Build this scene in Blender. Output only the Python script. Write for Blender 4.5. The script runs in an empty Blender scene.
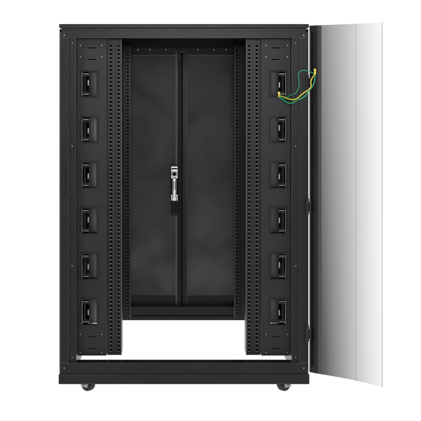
import bpy, bmesh, math
from mathutils import Vector, Matrix
S=bpy.context.scene
COL=S.collection
# ---------------- materials
def mat(name, col, rough=.5, metal=0, spec=.5, noise=0, bump=0, nscale=900, edge_highlight=None):
    m=bpy.data.materials.new(name); m.use_nodes=True
    nt=m.node_tree; b=nt.nodes['Principled BSDF']
    b.inputs['Base Color'].default_value=(*col,1); b.inputs['Roughness'].default_value=rough
    b.inputs['Metallic'].default_value=metal; b.inputs['Specular IOR Level'].default_value=spec
    tc=nt.nodes.new('ShaderNodeTexCoord')
    if noise:
        n=nt.nodes.new('ShaderNodeTexNoise'); n.inputs['Scale'].default_value=9; n.inputs['Detail'].default_value=6
        nt.links.new(tc.outputs['Object'],n.inputs['Vector'])
        r=nt.nodes.new('ShaderNodeValToRGB')
        r.color_ramp.elements[0].position=.3; r.color_ramp.elements[1].position=.7
        r.color_ramp.elements[0].color=(*[c*(1-noise) for c in col],1)
        r.color_ramp.elements[1].color=(*[c*(1+noise) for c in col],1)
        nt.links.new(n.outputs['Fac'],r.inputs['Fac']); src=r.outputs['Color']
        if edge_highlight:
            bv=nt.nodes.new('ShaderNodeBevel'); bv.samples=4; bv.inputs['Radius'].default_value=.0019
            ge=nt.nodes.new('ShaderNodeNewGeometry')
            dt=nt.nodes.new('ShaderNodeVectorMath'); dt.operation='DOT_PRODUCT'
            nt.links.new(bv.outputs[0],dt.inputs[0]); nt.links.new(ge.outputs['Normal'],dt.inputs[1])
            me=nt.nodes.new('ShaderNodeMapRange'); me.inputs[1].default_value=.995; me.inputs[2].default_value=.88
            nt.links.new(dt.outputs['Value'],me.inputs[0])
            mx=nt.nodes.new('ShaderNodeMix'); mx.data_type='RGBA'; mx.inputs[7].default_value=(edge_highlight,edge_highlight,edge_highlight*1.06,1)  # edge highlight painted as a paler base colour, not wear
            nt.links.new(me.outputs[0],mx.inputs[0]); nt.links.new(src,mx.inputs[6]); src=mx.outputs[2]
        nt.links.new(src,b.inputs['Base Color'])
        mr=nt.nodes.new('ShaderNodeMapRange'); mr.inputs[3].default_value=rough-.07; mr.inputs[4].default_value=rough+.07
        nt.links.new(n.outputs['Fac'],mr.inputs[0]); nt.links.new(mr.outputs[0],b.inputs['Roughness'])
    if bump:
        n2=nt.nodes.new('ShaderNodeTexNoise'); n2.inputs['Scale'].default_value=nscale
        nt.links.new(tc.outputs['Object'],n2.inputs['Vector'])
        bp=nt.nodes.new('ShaderNodeBump'); bp.inputs['Strength'].default_value=bump; bp.inputs['Distance'].default_value=.0005
        nt.links.new(n2.outputs['Fac'],bp.inputs['Height']); nt.links.new(bp.outputs['Normal'],b.inputs['Normal'])
    return m
BLK=mat('black_powder_coat',(.0068,.0072,.0086),.30,0,.28,.3,.2,edge_highlight=.15)
RAIL=mat('rail_powder_coat',(.0085,.009,.0105),.32,0,.28,.3,.2,edge_highlight=.07)
PANEL=mat('panel_powder_coat',(.0135,.0145,.0175),.34,0,.30,.25,.2,edge_highlight=.13)
DEEP=mat('inner_black',(.002,.002,.0024),.5,0,.15,.2)
RIM=mat('opening_rim_black',(.003,.003,.0036),.4,0,.25,.2,edge_highlight=.07)
INS=mat('grey_plastic',(.11,.11,.118),.45,0,.4,.45)
CHR=mat('chrome',(.66,.67,.69),.22,1,.5)
EDGE=mat('edge_highlight_trim',(.17,.175,.185),.4,.3,.5)  # pale colour for strips that paint edge highlights
STEEL=mat('zinc_steel',(.34,.34,.35),.36,1,.5)
RUB=mat('caster_rubber',(.014,.012,.012),.5,0,.4,.2)
HUB=mat('caster_hub',(.11,.085,.07),.5,0,.4,.2)
GRN=mat('green_insulation',(.02,.34,.14),.35)
YEL=mat('yellow_green_insulation',(.72,.66,.05),.35)
TERM=mat('brass_terminal',(.75,.58,.12),.3,.5)

def dots(m,pitch,r):
    nt=m.node_tree; L=nt.links.new; N=nt.nodes.new
    tc=[n for n in nt.nodes if n.type=='TEX_COORD'][0]
    sc=N('ShaderNodeVectorMath'); sc.operation='MULTIPLY'; sc.inputs[1].default_value=(1/pitch,0,1/(pitch*1.732))
    L(tc.outputs['Object'],sc.inputs[0])
    ds=[]
    for off in (0,.5):
        a=N('ShaderNodeVectorMath'); a.operation='ADD'; a.inputs[1].default_value=(off,0,off); L(sc.outputs[0],a.inputs[0])
        f=N('ShaderNodeVectorMath'); f.operation='FRACTION'; L(a.outputs[0],f.inputs[0])
        s=N('ShaderNodeVectorMath'); s.operation='SUBTRACT'; s.inputs[1].default_value=(.5,0,.5); L(f.outputs[0],s.inputs[0])
        k=N('ShaderNodeVectorMath'); k.operation='MULTIPLY'; k.inputs[1].default_value=(1,0,1.732); L(s.outputs[0],k.inputs[0])
        l=N('ShaderNodeVectorMath'); l.operation='LENGTH'; L(k.outputs[0],l.inputs[0]); ds.append(l)
    mn=N('ShaderNodeMath'); mn.operation='MINIMUM'; L(ds[0].outputs['Value'],mn.inputs[0]); L(ds[1].outputs['Value'],mn.inputs[1])
    lt=N('ShaderNodeMath'); lt.operation='LESS_THAN'; lt.inputs[1].default_value=r; L(mn.outputs[0],lt.inputs[0])
    return lt,tc
def perf(name, sheet, hole, pitch, r, rough=.4):
    m=mat(name,sheet,rough,0,.3); nt=m.node_tree; b=nt.nodes['Principled BSDF']
    L=nt.links.new; N=nt.nodes.new
    lt,tc=dots(m,pitch,r)
    nz=N('ShaderNodeTexNoise'); nz.inputs['Scale'].default_value=4.5; nz.inputs['Detail'].default_value=2; nz.inputs['Distortion'].default_value=.6
    L(tc.outputs['Object'],nz.inputs['Vector'])
    st=N('ShaderNodeMapRange'); st.inputs[1].default_value=.32; st.inputs[2].default_value=.68; L(nz.outputs['Fac'],st.inputs[0])
    dr=N('ShaderNodeMix'); dr.data_type='RGBA'; dr.inputs[6].default_value=(*[c*.6 for c in sheet],1); dr.inputs[7].default_value=(*[c*1.45 for c in sheet],1)  # cloudy tone paints a moiré sheen into the sheet colour
    L(st.outputs[0],dr.inputs[0])
    mx=N('ShaderNodeMix'); mx.data_type='RGBA'
    mx.inputs[7].default_value=(*hole,1); L(dr.outputs[2],mx.inputs[6])
    L(lt.outputs[0],mx.inputs[0]); L(mx.outputs[2],b.inputs['Base Color'])
    sp=N('ShaderNodeMath'); sp.operation='MULTIPLY_ADD'; sp.inputs[1].default_value=-.3; sp.inputs[2].default_value=.3
    L(lt.outputs[0],sp.inputs[0]); L(sp.outputs[0],b.inputs['Specular IOR Level'])
    return m
PERF=perf('perforated_black_steel',(.14,.14,.143),(.006,.006,.006),.0042,.30)
DW=0.2750
def fade():
    m=mat('shade_faded_perforated_sheet',(.07,.07,.072),.4,0,.3); nt=m.node_tree; b=nt.nodes['Principled BSDF']
    L=nt.links.new; N=nt.nodes.new
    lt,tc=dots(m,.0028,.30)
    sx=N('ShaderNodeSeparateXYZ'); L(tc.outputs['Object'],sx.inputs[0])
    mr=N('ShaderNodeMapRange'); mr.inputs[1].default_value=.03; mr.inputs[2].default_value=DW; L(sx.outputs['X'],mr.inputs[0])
    cr=N('ShaderNodeValToRGB'); cr.color_ramp.interpolation='B_SPLINE'; e=cr.color_ramp.elements  # door shading painted as an opacity fade, hinge to outer edge
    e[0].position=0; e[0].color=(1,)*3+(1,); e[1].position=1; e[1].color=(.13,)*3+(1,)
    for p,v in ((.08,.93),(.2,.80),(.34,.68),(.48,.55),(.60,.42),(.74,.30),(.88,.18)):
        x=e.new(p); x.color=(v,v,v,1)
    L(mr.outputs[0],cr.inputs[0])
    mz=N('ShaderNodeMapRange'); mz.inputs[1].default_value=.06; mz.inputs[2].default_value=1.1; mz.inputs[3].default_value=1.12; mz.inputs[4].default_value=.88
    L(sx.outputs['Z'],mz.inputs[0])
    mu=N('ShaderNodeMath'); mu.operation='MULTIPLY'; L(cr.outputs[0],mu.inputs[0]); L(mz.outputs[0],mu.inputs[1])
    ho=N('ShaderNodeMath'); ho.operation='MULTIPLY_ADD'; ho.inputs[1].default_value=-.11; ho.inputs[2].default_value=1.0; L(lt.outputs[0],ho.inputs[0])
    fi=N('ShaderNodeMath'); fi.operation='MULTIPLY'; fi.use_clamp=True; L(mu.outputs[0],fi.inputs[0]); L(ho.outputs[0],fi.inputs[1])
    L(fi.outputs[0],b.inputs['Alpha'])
    return m
FADE=fade()
LIP=mat('clear_edge_strip',(.06,.06,.065),.4,0,.3)
LIP.node_tree.nodes['Principled BSDF'].inputs['Alpha'].default_value=.20
FOLD=mat('clear_fold_strip',(.06,.06,.065),.4,0,.3)
FOLD.node_tree.nodes['Principled BSDF'].inputs['Alpha'].default_value=.08

# ---------------- mesh builder
class MB:
    def __init__(s): s.bm=bmesh.new()
    def box(s,x0,x1,y0,y1,z0,z1):
        if x0>x1:x0,x1=x1,x0
        g=bmesh.ops.create_cube(s.bm,size=1)
        for v in g['verts']:
            v.co=Vector((x0+(v.co.x+.5)*(x1-x0),y0+(v.co.y+.5)*(y1-y0),z0+(v.co.z+.5)*(z1-z0)))
        return s
    def cyl(s,c,axis,r,h,seg=20,r2=None):
        g=bmesh.ops.create_cone(s.bm,cap_ends=True,segments=seg,radius1=r,radius2=r if r2 is None else r2,depth=h)
        R={'z':Matrix(),'y':Matrix.Rotation(math.pi/2,4,'X'),'x':Matrix.Rotation(math.pi/2,4,'Y')}[axis]
        bmesh.ops.transform(s.bm,matrix=Matrix.Translation(c)@R,verts=g['verts']); return s
    def plate(s,x0,x1,z0,z1,y0,y1,holes):
        xs=sorted({round(v,5) for v in [x0,x1]+[h[i] for h in holes for i in (0,1)]})
        zs=sorted({round(v,5) for v in [z0,z1]+[h[i] for h in holes for i in (2,3)]})
        nx,nz=len(xs)-1,len(zs)-1
        fill=[[True]*nz for _ in range(nx)]
        for i in range(nx):
            cx=(xs[i]+xs[i+1])/2
            hh=[h for h in holes if h[0]<cx<h[1]]
            for j in range(nz):
                cz=(zs[j]+zs[j+1])/2
                if any(h[2]<cz<h[3] for h in hh): fill[i][j]=False
        V={}
        def v(i,j,k):
            if (i,j,k) not in V: V[(i,j,k)]=s.bm.verts.new((xs[i],(y0,y1)[k],zs[j]))
            return V[(i,j,k)]
        F=lambda i,j: 0<=i<nx and 0<=j<nz and fill[i][j]
        for i in range(nx):
            for j in range(nz):
                if not fill[i][j]: continue
                s.bm.faces.new([v(i,j,0),v(i+1,j,0),v(i+1,j+1,0),v(i,j+1,0)])
                s.bm.faces.new([v(i,j,1),v(i,j+1,1),v(i+1,j+1,1),v(i+1,j,1)])
                if not F(i-1,j): s.bm.faces.new([v(i,j,0),v(i,j+1,0),v(i,j+1,1),v(i,j,1)])
                if not F(i+1,j): s.bm.faces.new([v(i+1,j,0),v(i+1,j,1),v(i+1,j+1,1),v(i+1,j+1,0)])
                if not F(i,j-1): s.bm.faces.new([v(i,j,0),v(i,j,1),v(i+1,j,1),v(i+1,j,0)])
                if not F(i,j+1): s.bm.faces.new([v(i,j+1,0),v(i+1,j+1,0),v(i+1,j+1,1),v(i,j+1,1)])
        return s
    def done(s,name,m,parent=None,bevel=0,smooth=False):
        me=bpy.data.meshes.new(name); s.bm.normal_update(); s.bm.to_mesh(me); s.bm.free()
        o=bpy.data.objects.new(name,me); COL.objects.link(o); me.materials.append(m)
        if parent: o.parent=parent
        if bevel:
            b=o.modifiers.new('bevel','BEVEL'); b.width=bevel; b.segments=2; b.limit_method='ANGLE'; b.angle_limit=.6
        return o

# ---------------- cabinet
cab=bpy.data.objects.new('server_cabinet',None); COL.objects.link(cab)
cab['label']='black steel server cabinet on casters with its perforated front door open'
cab['category']='server rack'
D=1.07; W=.372
ZB0,ZB1=.057,.090; ZT0,ZT1=1.065,1.107
f=MB()
for sx in (-1,1):
    holes=[]
    f.box(sx*.346,sx*.372,0,.05,ZB1,ZT0)
    for i in range(13):
        z=.13+i*.073
        a,b=sorted((sx*.331,sx*.335)); holes.append((a,b,z,z+.006))
        a,b=sorted((sx*.340,sx*.342)); holes.append((a,b,z+.03,z+.033))
    a,b=sorted((sx*.324,sx*.3458))
    f.plate(a,b,ZB1,ZT0,.012,.0135,holes)
    f.box(sx*.324,sx*.326,.0136,.05,ZB1,ZT0)
    f.box(sx*.3262,sx*.3455,.030,.032,ZB1,ZT0)
    f.box(sx*.324,sx*.372,D-.05,D,ZB1,ZT0)
    f.box(sx*.330,sx*.372,.05,D-.05,ZB0,ZB1)
    f.box(sx*.330,sx*.372,.05,D-.05,ZT0,ZT1-.012)
    for z in (.30,.58,.86): f.box(sx*.326,sx*.345,.05,D-.05,z,z+.03)
f.box(-W,W,0,.05,ZB0+.001,ZB1)
f.box(-W,W,0,.04,ZT0,1.083)
f.box(-W+.006,W-.006,.006,.04,1.0832,ZT1-.0125)
f.box(-W,W,D-.05,D,ZB0+.001,ZB1)
f.box(-W,W,D-.05,D,ZT0,ZT1-.0125)
f.box(-.32,.32,D-.06,D-.0502,1.050,1.066)
f.done('frame',BLK,cab,.0012)
r=MB(); r.box(-.375,.375,-.004,D+.004,ZT1-.012,ZT1)
r.done('roof',BLK,cab,.003)
p=MB(); p.box(-.376,.376,-.005,.06,.027,ZB0); p.box(-.376,.376,D-.06,D+.004,.041,ZB0)
p.box(-.376,-.335,.0602,D-.0602,.027,ZB0-.0005); p.box(.335,.376,.0602,D-.0602,.027,ZB0-.0005)
p.done('base',BLK,cab,.002)
for sx in (-1,1):
    q=MB(); q.box(sx*.3725,sx*.3745,.01,D-.01,ZB0+.004,ZT1-.014)
    q.done('side_panel',BLK,cab)
# mounting rails
def rail(y,zt,inner):
    for sx in (-1,1):
        q=MB(); holes=[]; highlights=MB()
        z=.112; i=0
        while z<zt-.015:
            for c,wd in ((.2225,.0068),(inner+.0095,.0064)):
                a,b=sorted((sx*(c-wd/2),sx*(c+wd/2))); holes.append((a,b,z,z+.0072))
                highlights.box(a+.0003,b-.0003,y-.0012,y-.0001,z-.0020,z-.0005)
            if i%3==1:
                a,b=sorted((sx*.2075,sx*.2095)); holes.append((a,b,z+.002,z+.005))
            z+=.0122; i+=1
        a,b=sorted((sx*inner,sx*.234))
        q.plate(a,b,.10,zt,y,y+.002,holes)
        q.box(sx*inner,sx*(inner+.002),y+.0021,y+.085,.10,zt)
        q.box(sx*.232,sx*.234,y+.0021,y+.055,.10,zt)
        q.box(sx*.2130,sx*.2145,y-.004,y-.0002,.10,zt)
        o=q.done('mounting_rail',RAIL,cab)
        q=MB(); q.box(sx*(inner+.0022),sx*.2318,y+.052,y+.054,.10,zt); q.done('rail_backing',DEEP,o)
        highlights.box(sx*inner,sx*(inner+.0012),y-.005,y-.0002,.10,zt)
        highlights.done('hole_edge_highlights',EDGE,o)  # pale strips paint bright edges on the holes and rail
        for zz in (.30,.58,.86):
            bb=MB(); bb.box(sx*.2342,sx*.3255,y+.03,y+.05,zz+.002,zz+.028)
            bb.done('rail_bracket',RAIL,cab)
rail(.070,ZT0-.001,.190); rail(.72,1.062,.184)
# vertical cable panels
ZC=[.233+i*(.927-.233)/5 for i in range(6)]
import random
random.seed(4)
for sx in (-1,1):
    q=MB(); holes=[]
    for z in ZC:
        a,b=sorted((sx*.263,sx*.311)); holes.append((a,b,z-.039,z+.039))
    for k in range(5):
        z=(ZC[k]+ZC[k+1])/2
        a,b=sorted((sx*.246,sx*.249)); holes.append((a,b,z-.003,z+.003))
        a,b=sorted((sx*.316,sx*.319)); holes.append((a,b,z-.003,z+.003))
        a,b=sorted((sx*.281,sx*.284)); holes.append((a,b,z-.0015,z+.0015))
    for z in (1.0,1.035,.12,.155):
        a,b=sorted((sx*.268,sx*.292)); holes.append((a,b,z,z+.004))
        a,b=sorted((sx*.302,sx*.306)); holes.append((a,b,z,z+.004))
    a,b=sorted((sx*.2355,sx*.3235))
    q.plate(a,b,.10,ZT0-.001,.060,.062,holes)
    q.box(sx*.2355,sx*.2375,.0622,.10,.10,ZT0-.001)
    q.box(sx*.3215,sx*.3235,.0622,.10,.10,ZT0-.001)
    q.box(sx*.2377,sx*.3213,.094,.096,.10,.185)
    pan=q.done('cable_panel',PANEL,cab)
    for z in ZC:
        t=MB()
        t.box(sx*.260,sx*.264,.055,.075,z-.042,z+.042)
        t.box(sx*.310,sx*.314,.055,.075,z-.042,z+.042)
        t.box(sx*.2642,sx*.3098,.055,.075,z+.038,z+.042)
        t.box(sx*.2642,sx*.3098,.055,.075,z-.042,z-.038)
        t.box(sx*.285,sx*.288,.058,.10,z-.0378,z+.0378)
        t.box(sx*.2882,sx*.3095,.064,.068,z+.024,z+.030)
        t.box(sx*.2882,sx*.3095,.064,.068,z-.030,z-.024)
        t.box(sx*.300,sx*.3035,.062,.07,z-.0238,z+.0238)
        t.done('cable_opening_frame',RIM,pan,.0005)
        dy=random.uniform(-.007,.006); dx=random.uniform(-.0012,.0012)
        t=MB(); t.box(sx*.2642,sx*.2848,.084+dy,.087+dy,z-.0375,z+.0375)
        t.box(sx*(.267+dx),sx*(.2695+dx),.080+dy,.0838+dy,z-.034,z+.034); t.box(sx*(.278+dx),sx*(.2805+dx),.080+dy,.0838+dy,z-.034,z+.034)
        t.done('cable_cover',INS,pan,.0006)
        dz=random.uniform(-.006,.006)
        t=MB(); t.box(sx*.3092,sx*.3098,.056,.074,z-.037,z+.037); t.box(sx*.290,sx*.307,.0625,.0638,z+.0305,z+.0320)
        t.box(sx*.290,sx*.307,.0625,.0638,z-.0320,z-.0305); t.box(sx*.2895,sx*.2925,.060,.062,z+dz-.008,z+dz+.008)
        t.done('cable_clip',STEEL,pan)
# rear doors
for sx in (-1,1):
    q=MB(); y0,y1=D+.006,D+.026
    q.box(sx*.0012,sx*.022,y0-.014,y1,.070,1.085)
    q.box(sx*.198,sx*.365,y0,y1,.070,1.085)
    q.box(sx*.0222,sx*.1978,y0,y1,1.038,1.085)
    q.box(sx*.0222,sx*.1978,y0,y1,.070,.122)
    d=q.done('rear_door',BLK,cab,.001)
    t=MB(); t.box(sx*.0222,sx*.1978,y0+.006,y0+.009,.1222,1.0378)
    t.done('perforated_sheet',PERF,d)
    t=MB(); t.box(sx*.0197,sx*.0210,y0-.0162,y0-.0142,.10,1.045)
    t.done('edge_highlight_strip',EDGE,d)  # pale strip painted in place of the highlight along the stile
    if sx==-1:
        t=MB(); t.box(-.004,.0035,y0-.0175,y0-.0142,.085,1.05); t.done('astragal',DEEP,d,.0008)
        zc=.918-(184-87)/.79*.003; xc=-.0285
        h=MB(); h.box(xc-.015,xc+.015,y0-.022,y0+.0055,zc-.064,zc+.070)
        h.done('handle_plate',CHR,d,.003)
        h=MB(); h.box(xc-.0065,xc+.0065,y0-.042,y0-.0325,zc-.050,zc+.026)
        h.cyl((xc,y0-.033,zc+.040),'y',.0115,.021); h.box(xc-.009,xc+.009,y0-.038,y0-.0225,zc-.062,zc-.044)
        h.box(xc-.004,xc+.004,y0-.050,y0-.0425,zc-.02,zc+.012)
        h.done('handle',CHR,d,.002)
        h=MB(); h.cyl((xc,y0-.0445,zc+.040),'y',.0075,.002); h.done('lock',DEEP,d)
        for s2 in (-1,1):
            h=MB(); h.box(xc+s2*.0075,xc+s2*.0125,y0-.026,y0-.0222,zc-.040,zc+.022); h.done('handle_recess',DEEP,d)
        h=MB(); h.box(xc-.011,xc+.011,y0-.024,y0-.0222,zc+.056,zc+.061); h.done('handle_recess',DEEP,d)
        h=MB(); h.box(xc-.012,xc+.012,y0-.028,y0-.0144,zc-.118,zc-.0655); h.box(xc-.006,xc+.006,y0-.034,y0-.0282,zc-.105,zc-.075)
        h.done('lock_housing',RIM,d,.002)
        h=MB(); h.cyl((-.010,y0-.020,.58),'z',.0025,.88,10)
        h.done('lock_rod',BLK,d)
# front door
hx,hy=.3748,-.0075; ex,ey=.5615,-.2085
ang=math.atan2(ey-hy,ex-hx); DW=math.hypot(ex-hx,ey-hy)
M=Matrix.Translation((hx,hy,0))@Matrix.Rotation(ang,4,'Z')
z0,z1=.064,1.102
q=MB(); q.box(0,.032,0,.020,z0,z1)
q.box(.008,.012,-.008,-.0002,z0+.02,z1-.02)
fd=q.done('front_door',RAIL,cab,.002); fd.matrix_world=M
fd['label']='open door with finely perforated sheet, shading painted into its opacity'
bow=lambda u:.003+.010*math.sin(math.pi*(u-.0323)/(DW-.0353))
bm=bmesh.new(); n=32; prev=None
for i in range(n+1):
    u=.0323+(DW-.003-.0323)*i/n; v=bow(u)
    a=bm.verts.new((u,v,z0)); b=bm.verts.new((u,v,z1))
    if prev: bm.faces.new([prev[0],a,b,prev[1]])
    prev=(a,b)
q=MB(); q.bm.free(); q.bm=bm
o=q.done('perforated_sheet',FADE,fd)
for p_ in o.data.polygons: p_.use_smooth=True
q=MB(); q.box(DW-.0029,DW,.0015,.0045,z0,z1); q.done('edge_strip',LIP,fd)
q=MB(); q.box(.168,.174,bow(.171)-.004,bow(.171)-.0035,z0,z1); q.done('fold_strip',FOLD,fd)
for z in (.18,.56,.93):
    q=MB(); q.cyl((-.002,-.006,z),'z',.005,.05,16); q.box(-.001,.014,-.010,-.002,z-.015,z+.015)
    q.done('hinge',BLK,fd,.001)
q=MB(); q.box(-.366,-.352,-.004,-.0003,.585,.680); q.box(-.362,-.356,-.010,-.0042,.60,.665)
q.done('latch_strike',RIM,cab,.001)
q=MB(); q.cyl((0,0,0),'y',1,1,12); s0=q.done('screw',STEEL,cab)
first=[True]
def scr(x,y,z,r=.0024):
    o=s0 if first[0] else s0.copy()
    if not first[0]: COL.objects.link(o)
    first[0]=False
    o.parent=cab; o.location=(x,y,z); o.scale=(r,.002,r)
for sx in (-1,1):
    for z in (.075,1.073): scr(sx*.359,-.0012,z,.002)
    for z in (.105,.38,.74,1.05): scr(sx*.336,.0108,z,.0016)
    for z in (.11,.165,1.01,1.045):
        scr(sx*.25,.059,z,.0017); scr(sx*.315,.059,z,.0017)
    for x in (.06,.12,.165): scr(sx*x,D-.061,1.058,.003)
# casters
def caster():
    c=bpy.data.objects.new('caster',None); COL.objects.link(c)
    w=MB(); w.cyl((0,0,.023),'x',.023,.018,32); wo=w.done('wheel',RUB,c,.003)
    w=MB(); w.cyl((0,0,.023),'x',.012,.022,24); w.cyl((0,0,.023),'x',.0045,.040,12); ho=w.done('wheel_hub',HUB,c,.001)
    w=MB()
    for s in (-1,1): w.box(s*.0145,s*.0185,-.013,.013,.014,.048)
    w.cyl((0,0,.0485),'z',.024,.003,24); w.cyl((0,0,.055),'z',.008,.012,16); fo=w.done('fork',STEEL,c,.001)
    return c,[wo,ho,fo]
c0,parts=caster(); c0.parent=cab
c0.location=(-.290,.03,0); c0.rotation_euler=(0,0,math.radians(52))
for (x,y,a) in ((.302,.03,-48),(-.292,D-.03,20),(.292,D-.03,-30)):
    c=c0.copy(); COL.objects.link(c); c.location=(x,y,0); c.rotation_euler=(0,0,math.radians(a)); c.parent=cab
    for pp in parts:
        k=pp.copy(); COL.objects.link(k); k.parent=c
# grounding cable
def wx(px,py,y):
    s=4/(4+y); return ((px-174)/s-10)*.003, y, .918+(87-py)/s*.003
def tube(name,pts,r,m,parent):
    cu=bpy.data.curves.new(name,'CURVE'); cu.dimensions='3D'; cu.bevel_depth=r; cu.bevel_resolution=3
    sp=cu.splines.new('NURBS'); sp.points.add(len(pts)-1); sp.use_endpoint_u=True; sp.order_u=3; sp.resolution_u=16
    for i,p in enumerate(pts): sp.points[i].co=(*p,1)
    o=bpy.data.objects.new(name,cu); COL.objects.link(o)
    dg=bpy.context.evaluated_depsgraph_get(); me=bpy.data.meshes.new_from_object(o.evaluated_get(dg))
    bpy.data.objects.remove(o)
    o=bpy.data.objects.new(name,me); COL.objects.link(o); me.materials.clear(); me.materials.append(m); o.parent=parent
    for p in me.polygons: p.use_smooth=True
    return o
gc=tube('grounding_cable',[wx(315,74,-.03),wx(315,84,-.035),wx(309,90,-.035),wx(305,97,-.03),wx(297,100,-.02),wx(291,104,.0),wx(283,101,.03),wx(279,96,.05)],.0021,GRN,cab)
tube('cable_strand',[wx(315,74,-.034),wx(310,80,-.04),wx(312,88,-.039),wx(303,93,-.034),wx(296,100,-.024),wx(288,99,-.004),wx(283,96,.03),wx(279,96,.047)],.0017,YEL,gc)
tube('cable_strand',[wx(315,74,-.03),wx(305,69,-.03),wx(297,73,-.02),wx(300,85,-.02),wx(296,94,-.02),wx(290,95,.0),wx(284,100,.03),wx(279,96,.045)],.0014,GRN,gc)
for (a,b,y) in ((315,71.5,-.034),(279,94.5,.050)):
    q=MB(); x,_,z=wx(a,b,y); q.box(x-.0028,x+.0028,y-.002,y+.002,z-.009,z+.003); q.cyl((x,y,z+.005),'y',.0040,.002,16)
    q.cyl((x,y-.002,z+.005),'y',.0018,.003,6)
    q.done('cable_terminal',TERM,gc,.0006)

# ---------------- setting
g=MB(); g.box(-30,30,-12,40,-.05,0)
G=bpy.data.materials.new('white_glowing_floor'); G.use_nodes=True
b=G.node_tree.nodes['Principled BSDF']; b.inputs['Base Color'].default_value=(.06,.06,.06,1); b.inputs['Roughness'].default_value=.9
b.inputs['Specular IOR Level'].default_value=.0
b.inputs['Emission Color'].default_value=(1,1,1,1); b.inputs['Emission Strength'].default_value=1.0  # plain floor made to glow so it stays white, not a lamp
go=g.done('ground',G); go['kind']='structure'
w=bpy.data.worlds.new('World'); S.world=w; w.use_nodes=True
nt=w.node_tree; N=nt.nodes.new; L=nt.links.new; bg=nt.nodes['Background']
tc=N('ShaderNodeTexCoord'); sx_=N('ShaderNodeSeparateXYZ'); L(tc.outputs['Generated'],sx_.inputs[0])
mr=N('ShaderNodeMapRange'); mr.inputs[1].default_value=-.45; mr.inputs[2].default_value=.15; mr.inputs[3].default_value=.07; mr.inputs[4].default_value=1.04
L(sx_.outputs['Y'],mr.inputs[0]); L(mr.outputs[0],bg.inputs[1]); bg.inputs[0].default_value=(1,1,1,1)
def area(loc,tgt,size,e):
    l=bpy.data.lights.new('added_softbox','AREA'); l.energy=e; l.shape='RECTANGLE'; l.size=size[0]; l.size_y=size[1]  # unseen area lights added for highlights and front fill
    o=bpy.data.objects.new('added_softbox',l); COL.objects.link(o); o.location=loc
    o.rotation_euler=(Vector(tgt)-Vector(loc)).to_track_quat('-Z','Y').to_euler()
area((-1.8,-3.0,2.4),(0,.3,.6),(.8,1.4),48)
area((2.2,-2.6,1.8),(0,.3,.6),(.5,1.4),22)
area((0.1,-4.6,1.3),(0,1,.55),(.6,.6),26)
cam=bpy.data.cameras.new('camera'); co=bpy.data.objects.new('camera',cam); COL.objects.link(co); S.camera=co
co.location=(-.03,-4,.918); co.rotation_euler=(math.pi/2,0,0)
cam.lens=36*4/1.263; cam.shift_x=36.5/421; cam.shift_y=-(210.5-87)/421; cam.clip_end=200
S.view_settings.view_transform='Standard'; S.view_settings.look='None'
